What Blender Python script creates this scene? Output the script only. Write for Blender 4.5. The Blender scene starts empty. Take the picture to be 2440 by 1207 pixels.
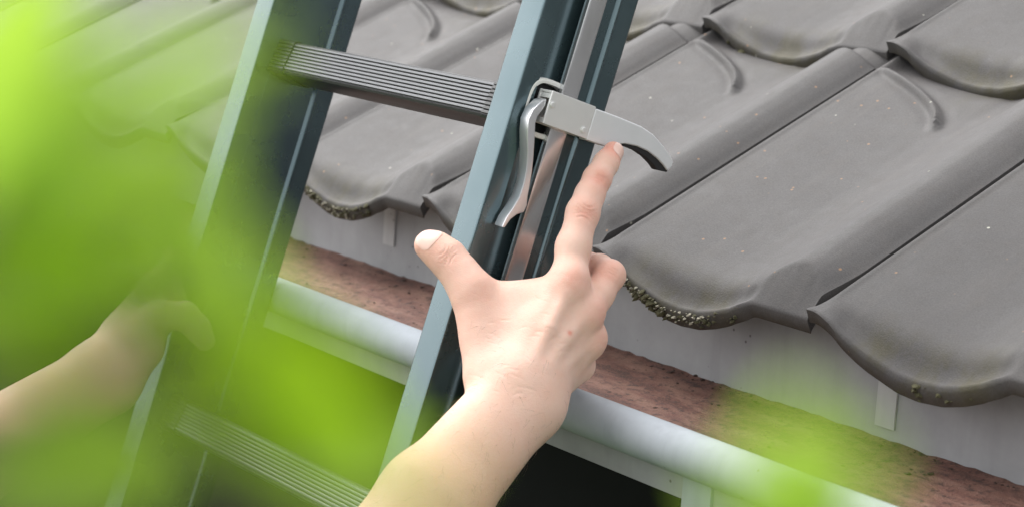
import bpy, bmesh, math, random
import numpy as np
from mathutils import Vector, Matrix

# ---------------------------------------------------------------- camera, sky, sun, exposure
S = bpy.context.scene
COL = S.collection
BASE_Z = 3.0                                    # height of the ladder reference point above the lawn
# camera axes: rows are the world axes (along the eave, into the house, up) written in camera space
AX = np.array([0.60341373, -0.18150050, 0.77649819])
AH = np.array([0.79504234, 0.06166015, -0.60341172])
AZ = np.array([0.06164054, 0.98145586, 0.18150716])
CAM = np.array([1.0831, -0.8020, BASE_Z + 0.1930])
FOCAL_PX = 4890.0
cam_data = bpy.data.cameras.new('camera')
cam = bpy.data.objects.new('camera', cam_data)
COL.objects.link(cam)
R = Matrix((AX, AH, AZ)).to_4x4()
cam.matrix_world = Matrix.Translation(CAM) @ R
cam_data.sensor_width = 36.0
cam_data.lens = 36.0 * FOCAL_PX / 2440.0
cam_data.clip_start = 0.02
cam_data.clip_end = 500.0
cam_data.dof.use_dof = True
cam_data.dof.focus_distance = 1.38
cam_data.dof.aperture_fstop = cam_data.lens / 7.0
S.camera = cam

world = bpy.data.worlds.new('World')
S.world = world
world.use_nodes = True
wn = world.node_tree
SUN_ELEV, SUN_AZ = math.radians(52), math.radians(188)       # azimuth measured from +X towards +Y
bg = wn.nodes['Background']
sky = wn.nodes.new('ShaderNodeTexSky')
sky.sky_type = 'NISHITA'
sky.sun_disc = False
sky.sun_elevation = SUN_ELEV
sky.sun_rotation = math.pi / 2 - SUN_AZ
sky.air_density = 1.0
sky.dust_density = 3.0
hs = wn.nodes.new('ShaderNodeHueSaturation')                 # overcast: the blue mostly washed out
hs.inputs['Saturation'].default_value = 0.08
wn.links.new(sky.outputs[0], hs.inputs['Color'])
wn.links.new(hs.outputs[0], bg.inputs['Color'])
bg.inputs['Strength'].default_value = 0.15

sun_data = bpy.data.lights.new('sun', 'SUN')
sun_data.energy = 0.8
sun_data.angle = math.radians(70)
sun_data.color = (1.0, 0.97, 0.92)
sun = bpy.data.objects.new('sun', sun_data)
COL.objects.link(sun)
sd = Vector((math.cos(SUN_ELEV) * math.cos(SUN_AZ), math.cos(SUN_ELEV) * math.sin(SUN_AZ), math.sin(SUN_ELEV)))
sun.rotation_euler = sd.to_track_quat('Z', 'Y').to_euler()
sun.location = (0, -3, 8)

S.view_settings.view_transform = 'Standard'
S.view_settings.look = 'None'
S.view_settings.gamma = 1.0
S.view_settings.exposure = 1.45
S.render.engine = 'CYCLES'
S.cycles.use_denoising = True
S.cycles.max_bounces = 8
S.cycles.transmission_bounces = 6
S.cycles.sample_clamp_indirect = 6.0

# ---------------------------------------------------------------- coordinates
def at(px, py, d):
    """world point at distance d (m, along the view axis) on the line through photograph pixel px, py"""
    c = np.array([(px - 1220.0) / FOCAL_PX * d, -(py - 603.5) / FOCAL_PX * d, -d])
    return CAM + np.array([AX @ c, AH @ c, AZ @ c])
LH, LZ = 0.29091846, 0.95674785
def lad(x, l, d):
    """ladder coordinates in mm: x along the eave, l up the ladder, d towards the climber"""
    return np.array([x, l * LH - d * LZ, l * LZ + d * LH]) / 1000.0 + np.array([0, 0, BASE_Z])
PITCH = math.radians(26.7)
EAVE = np.array([-0.0491, 0.1553, BASE_Z - 0.0723])
rng = np.random.default_rng(7)
random.seed(7)

# ---------------------------------------------------------------- helpers
def link(name, mesh, mat=None, parent=None):
    o = bpy.data.objects.new(name, mesh)
    COL.objects.link(o)
    if mat is not None and not mesh.materials:
        mesh.materials.append(mat)
    if parent is not None:
        o.parent = parent
    return o
def empty(name, loc=(0, 0, 0), rot=None):
    o = bpy.data.objects.new(name, None)
    o.empty_display_size = 0.05
    COL.objects.link(o)
    o.location = loc
    if rot is not None:
        o.rotation_euler = rot
    return o
def tag(o, label=None, cat=None, group=None, kind=None):
    if label: o['label'] = label
    if cat: o['category'] = cat
    if group: o['group'] = group
    if kind: o['kind'] = kind
    return o
def mesh_from(verts, faces, smooth=False, angle=None, name='m'):
    me = bpy.data.meshes.new(name)
    me.from_pydata([tuple(v) for v in verts], [], [tuple(int(i) for i in f) for f in faces])
    me.update()
    if smooth or angle is not None:
        me.shade_smooth()
        if angle is not None:
            me.set_sharp_from_angle(angle=math.radians(angle))
    return me
def fix_normals(me):
    bm = bmesh.new(); bm.from_mesh(me)
    bmesh.ops.recalc_face_normals(bm, faces=bm.faces)
    bm.to_mesh(me); bm.free()
    return me
def bevel_mesh(me, width, seg=2, angle=30):
    bm = bmesh.new(); bm.from_mesh(me)
    bmesh.ops.recalc_face_normals(bm, faces=bm.faces)
    es = [e for e in bm.edges if len(e.link_faces) == 2 and e.calc_face_angle(0) > math.radians(angle)]
    bmesh.ops.bevel(bm, geom=es, offset=width, segments=seg, profile=0.7, affect='EDGES', clamp_overlap=True)
    bm.to_mesh(me); bm.free()
    me.shade_smooth(); me.set_sharp_from_angle(angle=math.radians(35))
    return me
def extrude(poly, f0, f1, name='m', bev=0, seg=2, angle=30):
    """closed outline poly (list of 2-tuples) swept from frame f0 to f1 (functions 2-tuple -> world)"""
    n = len(poly)
    v = [f0(p) for p in poly] + [f1(p) for p in poly]
    f = [(i, (i + 1) % n, n + (i + 1) % n, n + i) for i in range(n)] + [tuple(range(n - 1, -1, -1)), tuple(range(n, 2 * n))]
    me = mesh_from(v, f, name=name)
    fix_normals(me)
    if bev:
        bevel_mesh(me, bev, seg, angle)
    return me
def tube(path, radii, nseg=16, cap=True):
    path = [np.array(p, float) for p in path]
    V, F = [], []
    up = None
    for i, p in enumerate(path):
        t = path[min(i + 1, len(path) - 1)] - path[max(i - 1, 0)]
        t = t / np.linalg.norm(t)
        if up is None:
            up = np.array([0, 0, 1.0]) if abs(t[2]) < 0.9 else np.array([1.0, 0, 0])
        a = np.cross(t, up); a /= np.linalg.norm(a); b = np.cross(a, t); up = b
        r = radii[i] if hasattr(radii, '__len__') else radii
        for k in range(nseg):
            w = 2 * math.pi * k / nseg
            V.append(p + r * (math.cos(w) * a + math.sin(w) * b))
    for i in range(len(path) - 1):
        for k in range(nseg):
            F.append((i * nseg + k, i * nseg + (k + 1) % nseg, (i + 1) * nseg + (k + 1) % nseg, (i + 1) * nseg + k))
    if cap:
        F.append(tuple(range(nseg - 1, -1, -1)))
        F.append(tuple((len(path) - 1) * nseg + k for k in range(nseg)))
    me = mesh_from(V, F)
    fix_normals(me)
    me.shade_smooth(); me.set_sharp_from_angle(angle=math.radians(50))
    return me
def smooth_closed(pts, n=4):
    """Catmull-Rom refinement of a closed outline"""
    P = [np.array(p, float) for p in pts]; out = []; m = len(P)
    for i in range(m):
        p0, p1, p2, p3 = P[i - 1], P[i], P[(i + 1) % m], P[(i + 2) % m]
        for k in range(n):
            t = k / n
            out.append(0.5 * (2 * p1 + (p2 - p0) * t + (2 * p0 - 5 * p1 + 4 * p2 - p3) * t * t + (3 * p1 - p0 - 3 * p2 + p3) * t ** 3))
    return [tuple(o) for o in out]

# ---------------------------------------------------------------- materials
class NT:
    def __init__(self, name):
        self.m = bpy.data.materials.new(name); self.m.use_nodes = True
        self.t = self.m.node_tree; self.b = self.t.nodes['Principled BSDF']; self.out = self.t.nodes['Material Output']
    def n(self, typ, **kw):
        nd = self.t.nodes.new(typ)
        for k, v in kw.items():
            setattr(nd, k, v)
        return nd
    def l(self, a, b): self.t.links.new(a, b)
    def coord(self, which='Object'):
        return self.n('ShaderNodeTexCoord').outputs[which]
    def mapping(self, src, scale=(1, 1, 1), loc=(0, 0, 0), rot=(0, 0, 0)):
        mp = self.n('ShaderNodeMapping'); self.l(src, mp.inputs['Vector'])
        mp.inputs['Scale'].default_value = scale; mp.inputs['Location'].default_value = loc; mp.inputs['Rotation'].default_value = rot
        return mp.outputs[0]
    def noise(self, vec, scale, detail=4, rough=0.6):
        nz = self.n('ShaderNodeTexNoise'); self.l(vec, nz.inputs['Vector'])
        nz.inputs['Scale'].default_value = scale; nz.inputs['Detail'].default_value = detail; nz.inputs['Roughness'].default_value = rough
        return nz.outputs['Fac']
    def voronoi(self, vec, scale, feature='F1', rnd=1.0):
        v = self.n('ShaderNodeTexVoronoi', feature=feature); self.l(vec, v.inputs['Vector'])
        v.inputs['Scale'].default_value = scale; v.inputs['Randomness'].default_value = rnd
        return v
    def ramp(self, fac, stops):
        r = self.n('ShaderNodeValToRGB'); self.l(fac, r.inputs['Fac'])
        e = r.color_ramp.elements
        while len(e) < len(stops): e.new(0.5)
        for k, (p, c) in enumerate(stops):
            e[k].position = p
            e[k].color = (c, c, c, 1) if not hasattr(c, '__len__') else (c[0], c[1], c[2], 1)
        return r.outputs['Color']
    def mix(self, fac, a, b, mode='MIX'):
        mx = self.n('ShaderNodeMix', data_type='RGBA', blend_type=mode)
        for sock, val in ((mx.inputs[0], fac), (mx.inputs[6], a), (mx.inputs[7], b)):
            if hasattr(val, 'is_linked'): self.l(val, sock)
            elif hasattr(val, '__len__'): sock.default_value = (val[0], val[1], val[2], 1)
            else: sock.default_value = val
        return mx.outputs[2]
    def math(self, op, a, b=0.0, clamp=False):
        mn = self.n('ShaderNodeMath', operation=op, use_clamp=clamp)
        for sock, val in ((mn.inputs[0], a), (mn.inputs[1], b)):
            if hasattr(val, 'is_linked'): self.l(val, sock)
            else: sock.default_value = val
        return mn.outputs[0]
    def bump(self, h, strength, dist, prev=None):
        bp = self.n('ShaderNodeBump'); self.l(h, bp.inputs['Height'])
        bp.inputs['Strength'].default_value = strength; bp.inputs['Distance'].default_value = dist
        if prev is not None: self.l(prev, bp.inputs['Normal'])
        return bp.outputs[0]
    def set(self, **kw):
        for k, v in kw.items():
            s = self.b.inputs[k.replace('_', ' ')]
            if hasattr(v, 'is_linked'): self.l(v, s)
            elif hasattr(v, '__len__') and len(v) == 3 and s.type == 'RGBA': s.default_value = (*v, 1)
            else: s.default_value = v
        return self

def mat_tile():
    k = NT('engobed_clay')
    co = k.coord()
    oi = k.n('ShaderNodeObjectInfo')
    off = k.n('ShaderNodeVectorMath', operation='SCALE'); off.inputs[0].default_value = (7.3, 3.1, 5.7)
    k.l(oi.outputs['Random'], off.inputs['Scale'])
    ad = k.n('ShaderNodeVectorMath', operation='ADD'); k.l(co, ad.inputs[0]); k.l(off.outputs[0], ad.inputs[1])
    v = ad.outputs[0]
    n1 = k.noise(v, 9, 5, 0.6); n2 = k.noise(v, 70, 5, 0.65); n3 = k.noise(v, 900, 3, 0.6)
    c = k.mix(k.ramp(n1, [(0.3, 0.0), (0.7, 1.0)]), (0.0625, 0.0585, 0.0585), (0.080, 0.0755, 0.075))
    c = k.mix(k.math('MULTIPLY', k.ramp(n2, [(0.45, 0.0), (0.75, 1.0)]), 0.22), c, (0.105, 0.093, 0.085))
    c = k.mix(1.0, c, k.ramp(n3, [(0.30, 0.80), (0.70, 1.20)]), 'MULTIPLY')
    stk = k.noise(k.mapping(v, (1, 0.10, 1)), 42, 5, .7)
    c = k.mix(k.math('MULTIPLY', k.ramp(stk, [(0.52, 0.0), (0.72, 1.0)]), 0.22), c, (0.115, 0.103, 0.094))
    tone = k.n('ShaderNodeHueSaturation'); k.l(c, tone.inputs['Color'])
    k.l(k.math('ADD', k.math('MULTIPLY', oi.outputs['Random'], 0.16), 0.92), tone.inputs['Value'])
    c = tone.outputs[0]
    # moss and algae near the drip nose, streaked (tile-local: y runs up the tile)
    sep = k.n('ShaderNodeSeparateXYZ'); k.l(co, sep.inputs[0])
    vedge = k.n('ShaderNodeAttribute'); vedge.attribute_name = 'edge'
    nose = vedge.outputs['Fac']
    m1 = k.noise(k.mapping(v, (1, 0.6, 1)), 28, 5, 0.7)
    mm = k.math('MULTIPLY', nose, k.ramp(m1, [(0.40, 0.0), (0.62, 1.0)]))
    mc = k.mix(k.noise(v, 260, 3), (0.040, 0.040, 0.017), (0.082, 0.068, 0.040))
    c = k.mix(k.math('MULTIPLY', mm, 0.85), c, mc)
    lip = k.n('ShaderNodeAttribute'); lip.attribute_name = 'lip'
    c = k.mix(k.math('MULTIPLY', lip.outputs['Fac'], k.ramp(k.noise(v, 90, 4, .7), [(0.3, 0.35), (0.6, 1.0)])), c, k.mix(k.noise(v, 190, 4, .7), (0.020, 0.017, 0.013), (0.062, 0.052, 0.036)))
    # rusty and pale lichen specks
    vo = k.voronoi(v, 62); sp = k.ramp(vo.outputs['Distance'], [(0.045, 1.0), (0.085, 0.0)])
    gate = k.ramp(k.noise(v, 21, 2), [(0.50, 0.0), (0.54, 1.0)])
    c = k.mix(k.math('MULTIPLY', k.math('MULTIPLY', sp, gate), 0.8), c, (0.30, 0.17, 0.09))
    vo2 = k.voronoi(k.mapping(v, (1, 1, 1), (3, 1, 2)), 55); sp2 = k.ramp(vo2.outputs['Distance'], [(0.04, 1.0), (0.07, 0.0)])
    gate2 = k.ramp(k.noise(v, 17, 2), [(0.55, 0.0), (0.59, 1.0)])
    c = k.mix(k.math('MULTIPLY', k.math('MULTIPLY', sp2, gate2), 0.85), c, (0.46, 0.45, 0.38))
    k.set(Base_Color=c, Roughness=k.math('ADD', k.math('MULTIPLY', n2, 0.22), 0.50), Specular_IOR_Level=0.3)
    nb = k.bump(n3, 0.28, 0.0008)
    nb = k.bump(n2, 0.16, 0.0018, nb)
    nb = k.bump(k.math('MULTIPLY', mm, k.noise(v, 700, 3)), 0.35, 0.001, nb)
    k.l(nb, k.b.inputs['Normal'])
    return k.m
def mat_zinc(name, c0, c1, metallic=0.55, rough=0.42, dirt=0.25):
    k = NT(name); v = k.coord()
    n1 = k.noise(v, 14, 5, 0.65); n2 = k.noise(k.mapping(v, (1, 1, 0.12)), 60, 4, 0.6); n3 = k.noise(v, 320, 3)
    c = k.mix(k.ramp(n1, [(0.3, 0.0), (0.7, 1.0)]), c0, c1)
    c = k.mix(k.math('MULTIPLY', k.ramp(n2, [(0.5, 0.0), (0.8, 1.0)]), dirt), c, tuple(0.45 * x for x in c0))
    vo = k.voronoi(v, 90); sp = k.ramp(vo.outputs['Distance'], [(0.06, 1.0), (0.12, 0.0)])
    g = k.ramp(k.noise(v, 11, 2), [(0.56, 0.0), (0.60, 1.0)])
    c = k.mix(k.math('MULTIPLY', k.math('MULTIPLY', sp, g), 0.7), c, (0.05, 0.04, 0.035))
    k.set(Specular_IOR_Level=0.25, Base_Color=c, Metallic=metallic, Roughness=k.math('ADD', k.math('MULTIPLY', n1, 0.2), rough - 0.1))
    k.l(k.bump(n3, 0.08, 0.0006, k.bump(n1, 0.15, 0.003)), k.b.inputs['Normal'])
    return k.m
def mat_paint():
    k = NT('teal_powder_coat'); v = k.coord()
    n1 = k.noise(v, 22, 5, 0.6); n2 = k.noise(v, 1400, 2)
    c = k.mix(k.ramp(n1, [(0.3, 0.0), (0.7, 1.0)]), (0.070, 0.112, 0.126), (0.088, 0.134, 0.148))
    vo = k.voronoi(v, 75); sp = k.ramp(vo.outputs['Distance'], [(0.035, 1.0), (0.06, 0.0)])
    g = k.ramp(k.noise(v, 13, 2), [(0.62, 0.0), (0.65, 1.0)])
    c = k.mix(k.math('MULTIPLY', k.math('MULTIPLY', sp, g), 0.5), c, (0.3, 0.32, 0.31))
    sc = k.ramp(k.noise(k.mapping(v, (40, 1, 1.0), rot=(0, 0.1, 0)), 8, 6, 0.8), [(0.70, 0.0), (0.76, 1.0)])
    k.set(Base_Color=k.mix(k.math('MULTIPLY', sc, 0.25), c, (0.22, 0.27, 0.28)),
          Roughness=k.math('ADD', k.math('MULTIPLY', n1, 0.14), 0.20), Metallic=0.7, Coat_Weight=0.6, Coat_Roughness=0.15)
    k.l(k.bump(n2, 0.02, 0.0002, k.bump(n1, 0.008, 0.001)), k.b.inputs['Normal'])
    return k.m
def mat_metal(name, col, rough, brushed=None, aniso=0.0, bump=0.06, metallic=1.0):
    k = NT(name); v = k.coord()
    s = brushed or (1, 1, 1)
    n1 = k.noise(k.mapping(v, s), 160, 4, 0.6); n2 = k.noise(v, 30, 4)
    c = k.mix(n2, tuple(0.86 * x for x in col), col)
    k.set(Base_Color=c, Metallic=metallic, Roughness=k.math('ADD', k.math('MULTIPLY', n1, 0.12), rough - 0.06), Anisotropic=aniso)
    k.l(k.bump(n1, bump, 0.0004, k.bump(n2, 0.012, 0.001)), k.b.inputs['Normal'])
    return k.m
def mat_simple(name, col, rough=0.6, spec=0.5, var=0.15, scale=60, metallic=0.0, bump=0.1):
    k = NT(name); v = k.coord()
    n1 = k.noise(v, scale, 5, 0.6)
    c = k.mix(n1, tuple(x * (1 - var) for x in col), tuple(min(1, x * (1 + var)) for x in col))
    k.set(Base_Color=c, Roughness=rough, Specular_IOR_Level=spec, Metallic=metallic)
    k.l(k.bump(n1, bump, 0.001), k.b.inputs['Normal'])
    return k.m
def mat_sediment():
    k = NT('red_gutter_sediment'); v = k.coord()
    n1 = k.noise(k.mapping(v, (0.5, 1.6, 1)), 26, 6, 0.7); n2 = k.noise(v, 130, 5, 0.7); n3 = k.noise(v, 600, 3)
    c = k.ramp(n1, [(0.30, (0.060, 0.028, 0.021)), (0.46, (0.150, 0.066, 0.049)), (0.60, (0.22, 0.118, 0.088)), (0.8, (0.28, 0.165, 0.12))])
    c = k.mix(k.math('MULTIPLY', k.ramp(n2, [(0.50, 0.0), (0.64, 1.0)]), 0.85), c, (0.040, 0.023, 0.018))
    c = k.mix(k.math('MULTIPLY', k.ramp(n3, [(0.56, 0.0), (0.68, 1.0)]), 0.6), c, (0.26, 0.125, 0.08))
    k.set(Base_Color=c, Roughness=0.75)
    k.l(k.bump(n2, 0.6, 0.004, k.bump(n3, 0.4, 0.0015)), k.b.inputs['Normal'])
    return k.m
def mat_skin():
    k = NT('skin'); v = k.coord()
    n1 = k.noise(v, 45, 5, 0.6); n2 = k.noise(v, 420, 4, 0.6)
    vo = k.voronoi(v, 1100)
    c = k.mix(k.ramp(n1, [(0.32, 0.0), (0.68, 1.0)]), (0.71, 0.470, 0.375), (0.765, 0.535, 0.440))
    c = k.mix(k.math('MULTIPLY', k.ramp(k.noise(v, 130, 5, .7), [(0.40, 0.0), (0.70, 1.0)]), 0.35), c, (0.74, 0.44, 0.345))
    red = k.n('ShaderNodeAttribute'); red.attribute_name = 'red'
    c = k.mix(k.math('MULTIPLY', k.math('MULTIPLY', red.outputs['Fac'], k.ramp(k.noise(v, 150, 4, .7), [(0.25, 0.6), (0.75, 1.2)])), 0.95, clamp=True), c, (0.66, 0.27, 0.20))
    tan = k.n('ShaderNodeAttribute'); tan.attribute_name = 'tan'
    c = k.mix(k.math('MULTIPLY', tan.outputs['Fac'], 0.6, clamp=True), c, (0.52, 0.31, 0.185))
    k.set(Base_Color=c, Roughness=k.math('ADD', k.math('MULTIPLY', n2, 0.15), 0.48), Specular_IOR_Level=0.28,
          Subsurface_Weight=0.2, Subsurface_Radius=(1.0, 0.35, 0.18), Subsurface_Scale=0.003)
    nb = k.bump(vo.outputs['Distance'], 0.22, 0.0005)
    nb = k.bump(n2, 0.22, 0.0008, nb)
    nb = k.bump(k.noise(k.mapping(v, (1, 1, 2.2)), 230, 4, .7), 0.16, 0.0012, nb)
    k.l(nb, k.b.inputs['Normal'])
    return k.m
def mat_leaf(name, c0, c1, tr):
    k = NT(name); v = k.coord()
    oi = k.n('ShaderNodeObjectInfo')
    c = k.mix(k.math('MULTIPLY', k.noise(v, 60, 3), 1.0), c0, c1)
    hsv = k.n('ShaderNodeHueSaturation'); k.l(c, hsv.inputs['Color'])
    k.l(k.math('ADD', k.math('MULTIPLY', oi.outputs['Random'], 0.4), 1.0), hsv.inputs['Value'])
    k.set(Base_Color=hsv.outputs[0], Roughness=0.45, Specular_IOR_Level=0.35)
    tb = k.n('ShaderNodeBsdfTranslucent'); tc = k.mix(0.5, hsv.outputs[0], (tr[0], tr[1], tr[2])); k.l(tc, tb.inputs['Color'])
    mx = k.n('ShaderNodeMixShader'); mx.inputs[0].default_value = 0.62
    k.l(k.b.outputs[0], mx.inputs[1]); k.l(tb.outputs[0], mx.inputs[2]); k.l(mx.outputs[0], k.out.inputs['Surface'])
    return k.m

M = dict(
    tile=mat_tile(),
    zinc=mat_zinc('zinc_sheet', (0.30, 0.305, 0.31), (0.39, 0.395, 0.40), 0.12, 0.58, 0.18),
    zinc_roll=mat_zinc('zinc_roll', (0.31, 0.34, 0.375), (0.40, 0.43, 0.465), 0.05, 0.70, 0.28),
    zinc_strap=mat_zinc('zinc_strap', (0.42, 0.43, 0.43), (0.52, 0.53, 0.52), 0.1, 0.5, 0.2),
    paint=mat_paint(),
    rung=mat_metal('grooved_aluminium', (0.115, 0.118, 0.124), 0.42, (0.02, 1, 1), 0.0),
    collar=mat_simple('black_plastic', (0.012, 0.013, 0.015), 0.35, var=0.1),
    groove=mat_simple('black_rung_groove', (0.02, 0.02, 0.022), 0.5, var=0.1),
    bar=mat_metal('brushed_steel_bar', (0.78, 0.80, 0.815), 0.20, (1, 1, 0.01), 0.0, 0.02, 0.9),
    block=mat_metal('satin_nickel', (0.79, 0.785, 0.77), 0.36, bump=0.02, metallic=0.45),
    hook=mat_metal('satin_aluminium', (0.78, 0.79, 0.80), 0.42, bump=0.02, metallic=0.35),
    lever=mat_metal('polished_aluminium', (0.80, 0.81, 0.83), 0.30, (1, 1, 0.05), bump=0.0, metallic=0.8),
    rubber=mat_simple('black_rubber', (0.014, 0.014, 0.015), 0.6, 0.4, 0.2),
    white=mat_simple('white_plastic', (0.70, 0.69, 0.66), 0.3, var=0.05),
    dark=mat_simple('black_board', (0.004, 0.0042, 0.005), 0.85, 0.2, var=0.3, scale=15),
    batten=mat_simple('dark_underlay', (0.03, 0.028, 0.025), 0.8),
    sediment=mat_sediment(),
    skin=mat_skin(),
    nail=mat_simple('fingernail', (0.74, 0.50, 0.42), 0.25, 0.5, 0.05, 200, bump=0.02),
    leaf=mat_leaf('young_leaf', (0.22, 0.37, 0.02), (0.28, 0.43, 0.05), (0.56, 0.83, 0.09)),
    leaf_dark=mat_leaf('older_leaf', (0.20, 0.37, 0.004), (0.26, 0.43, 0.006), (0.52, 0.80, 0.004)),
    bark=mat_simple('green_bark', (0.11, 0.12, 0.05), 0.8, var=0.4),
    moss=mat_simple('moss', (0.058, 0.054, 0.024), 0.9, var=0.6, scale=400, bump=0.5),
    lichen=mat_simple('lichen_crust', (0.34, 0.32, 0.25), 0.9, var=0.4, scale=400, bump=0.5),
    debris=mat_simple('gutter_debris', (0.05, 0.03, 0.022), 0.85, var=0.6, scale=300),
    grass=mat_simple('lawn_grass', (0.05, 0.09, 0.02), 0.9, var=0.5, scale=4),
    shirt=mat_simple('grey_cotton', (0.20, 0.22, 0.25), 0.9, var=0.1, scale=400),
)

# ---------------------------------------------------------------- ground and house wall
g = 60.0
lawn = link('lawn', mesh_from([(-g, -g, 0), (g, -g, 0), (g, g, 0), (-g, g, 0)], [(0, 1, 2, 3)]), M['grass'])
tag(lawn, 'green lawn around the house, far below the eave', 'lawn', kind='structure')
def box(x0, x1, y0, y1, z0, z1, bev=0.0):
    v = [(x, y, z) for z in (z0, z1) for y in (y0, y1) for x in (x0, x1)]
    f = [(0, 1, 3, 2), (4, 6, 7, 5), (0, 4, 5, 1), (2, 3, 7, 6), (0, 2, 6, 4), (1, 5, 7, 3)]
    me = mesh_from(v, f); fix_normals(me)
    if bev: bevel_mesh(me, bev)
    return me
HX0, HX1 = -2.10, 1.30
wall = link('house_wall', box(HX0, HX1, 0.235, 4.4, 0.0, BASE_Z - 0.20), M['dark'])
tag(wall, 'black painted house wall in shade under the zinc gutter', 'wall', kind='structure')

# ---------------------------------------------------------------- tiled roof
W, GAUGE, TILE_L, TH = 222.0, 335.0, 372.0, 10.0
def interp(tab, smooth_w=6.0):
    a = np.array(tab, float)
    def f(u):
        u = np.asarray(u, float)
        acc = 0; ws = 0
        for k in np.linspace(-1, 1, 9):
            wt = math.cos(k * math.pi / 2) + 1e-6
            acc = acc + wt * np.interp(u + k * smooth_w, a[:, 0], a[:, 1]); ws += wt
        return acc / ws
    return f
g_pan = interp([(-6, -9), (-3, -4), (0, -1), (4, 0), (12, -.6), (30, -2.5), (50, -5), (70, -7.5), (90, -9.5), (110, -10.5), (126, -9.5),
                (140, -7), (150, -3.6), (160, 1.0), (170, 6.0), (180, 9.6), (190, 10.2), (200, 8.0), (210, 4.0), (219, -1)], 4)
t_edge = interp([(-6, 9), (0, 9), (8, 11), (18, 16), (28, 25), (40, 33), (50, 38), (75, 48), (92, 50), (111, 48), (128, 42), (140, 35), (150, 27),
                 (157, 20.5), (160, 19.5), (208, 19.5), (219, 19.5)], 3)
v_front = interp([(-6, 0), (4, -1), (10, -3), (18, -5), (28, -8), (50, -12), (75, -14), (100, -14), (128, -11), (145, -6), (156, 0), (219, 0)], 4)
def sstep(a, b, x):
    t = np.clip((x - a) / (b - a), 0, 1); return t * t * (3 - 2 * t)
def seg_dist(u, v, pts):
    best = np.full(u.shape, 1e9); tt = np.zeros(u.shape); acc = 0.0
    L = [math.dist(pts[i], pts[i + 1]) for i in range(len(pts) - 1)]; tot = sum(L)
    for i in range(len(pts) - 1):
        a = np.array(pts[i]); b = np.array(pts[i + 1]); ba = b - a
        t = np.clip(((u - a[0]) * ba[0] + (v - a[1]) * ba[1]) / (ba @ ba), 0, 1)
        d = np.hypot(u - a[0] - t * ba[0], v - a[1] - t * ba[1])
        s = d < best; best = np.where(s, d, best); tt = np.where(s, (acc + t * L[i]) / tot, tt); acc += L[i]
    return best, tt
TILT = 12.0 / GAUGE
def make_tile():
    us = np.concatenate([np.linspace(-6, 12, 10)[:-1], np.linspace(12, 140, 44)[:-1], np.linspace(140, 168, 20)[:-1], np.linspace(168, 219, 22)])
    ss = np.concatenate([np.array([0, 0.8, 1.8, 3, 4.5, 6]), np.linspace(8, 60, 20), np.linspace(66, 228, 16), np.linspace(234, 345, 76), [355, TILE_L]])
    U, Sx = np.meshgrid(us, ss, indexing='ij')
    vf = v_front(U)
    V = vf * (1 - sstep(0, 300, Sx)) + Sx
    U0 = U; U = U - 7.0 * (1 - sstep(4, 55, Sx)) * sstep(185, 219, U)
    G = g_pan(U0)
    e_bot = -t_edge(U0) - vf
    e_top = e_bot + TH - 1.0
    hump = sstep(150, 162, U)
    w_pan = (1 - np.clip(Sx / 34, 0, 1)) ** 1.8
    hl = np.interp(U, [148, 158, 168, 178, 190, 202, 212, 219], [14, 22, 31, 36, 36, 29, 18, 13])
    w_hump = np.clip(1 - Sx / hl, 0, 1); w_hump = np.where(w_hump < 0.07, w_hump ** 2 / 0.14, w_hump - 0.035) / 0.965
    w = w_pan * (1 - hump) + w_hump * hump
    n = G + (e_top - G) * w
    n += (1 - hump) * (1.5 * np.exp(-((Sx - 2.8) / 2.0) ** 2) - 2.6 * np.exp(-((Sx - 11) / 7) ** 2)) * sstep(8, 30, U)
    n -= 0.9 * np.clip(1 - Sx / 1.8, 0, 1) ** 2
    n += 1.3 * np.exp(-((U - 3.5) / 2.6) ** 2) * sstep(6, 30, Sx)
    # water bar and the wedge at the foot of the roll, upper end of the tile
    wb = np.array([(2, 312), (22, 304), (45, 296), (66, 287), (84, 277), (97, 266), (105, 254), (109, 242)], float)
    tq = np.linspace(0, 1, 8); tf = np.linspace(0, 1, 36)
    wbx = np.polyval(np.polyfit(tq, wb[:, 0], 4), tf); wby = np.polyval(np.polyfit(tq, wb[:, 1], 4), tf)
    d, tt = seg_dist(U, V, list(zip(wbx, wby)))
    n += 5.5 * np.exp(-(d / 3.3) ** 3) * sstep(0.0, 0.10, tt) * (1 - sstep(0.86, 1.0, tt))
    n -= 0.7 * np.exp(-((d - 8) / 4) ** 2) * (1 - sstep(0.9, 1.0, tt)) * sstep(0.02, 0.12, tt)
    line = 140 + (V - 246) * 0.24 + 4 * np.sin((V - 246) / 90 * 3)
    hh = np.clip((V - 246) / 70, 0, 1) * 5.5
    n -= hh * (1 - sstep(-2.2, 2.2, U - line)) * sstep(-48, -18, U - line)
    n -= 8.0 * sstep(296, 330, V) * (1 - sstep(118, 145, U)) * sstep(0, 14, U)
    n -= 7.0 * sstep(322, 327, V + 0.25 * (U - 160)) * sstep(146, 152, U)
    n -= TILT * V
    nb = n - TH + 0.0 * n
    nb = np.where(Sx < 2, np.minimum(nb, n - TH + 1), nb)
    nu, nv = U.shape
    top = np.stack([U, V, n], -1).reshape(-1, 3); bot = np.stack([U, V, nb], -1).reshape(-1, 3)
    verts = np.concatenate([top, bot]) / 1000.0
    idx = np.arange(nu * nv).reshape(nu, nv); o = nu * nv
    F = []
    for i in range(nu - 1):
        for j in range(nv - 1):
            a, b, c, d_ = idx[i, j], idx[i + 1, j], idx[i + 1, j + 1], idx[i, j + 1]
            F.append((a, b, c, d_)); F.append((o + a, o + d_, o + c, o + b))
    for i in range(nu - 1):
        F.append((idx[i, 0], o + idx[i, 0], o + idx[i + 1, 0], idx[i + 1, 0]))
        F.append((idx[i, -1], idx[i + 1, -1], o + idx[i + 1, -1], o + idx[i, -1]))
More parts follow.
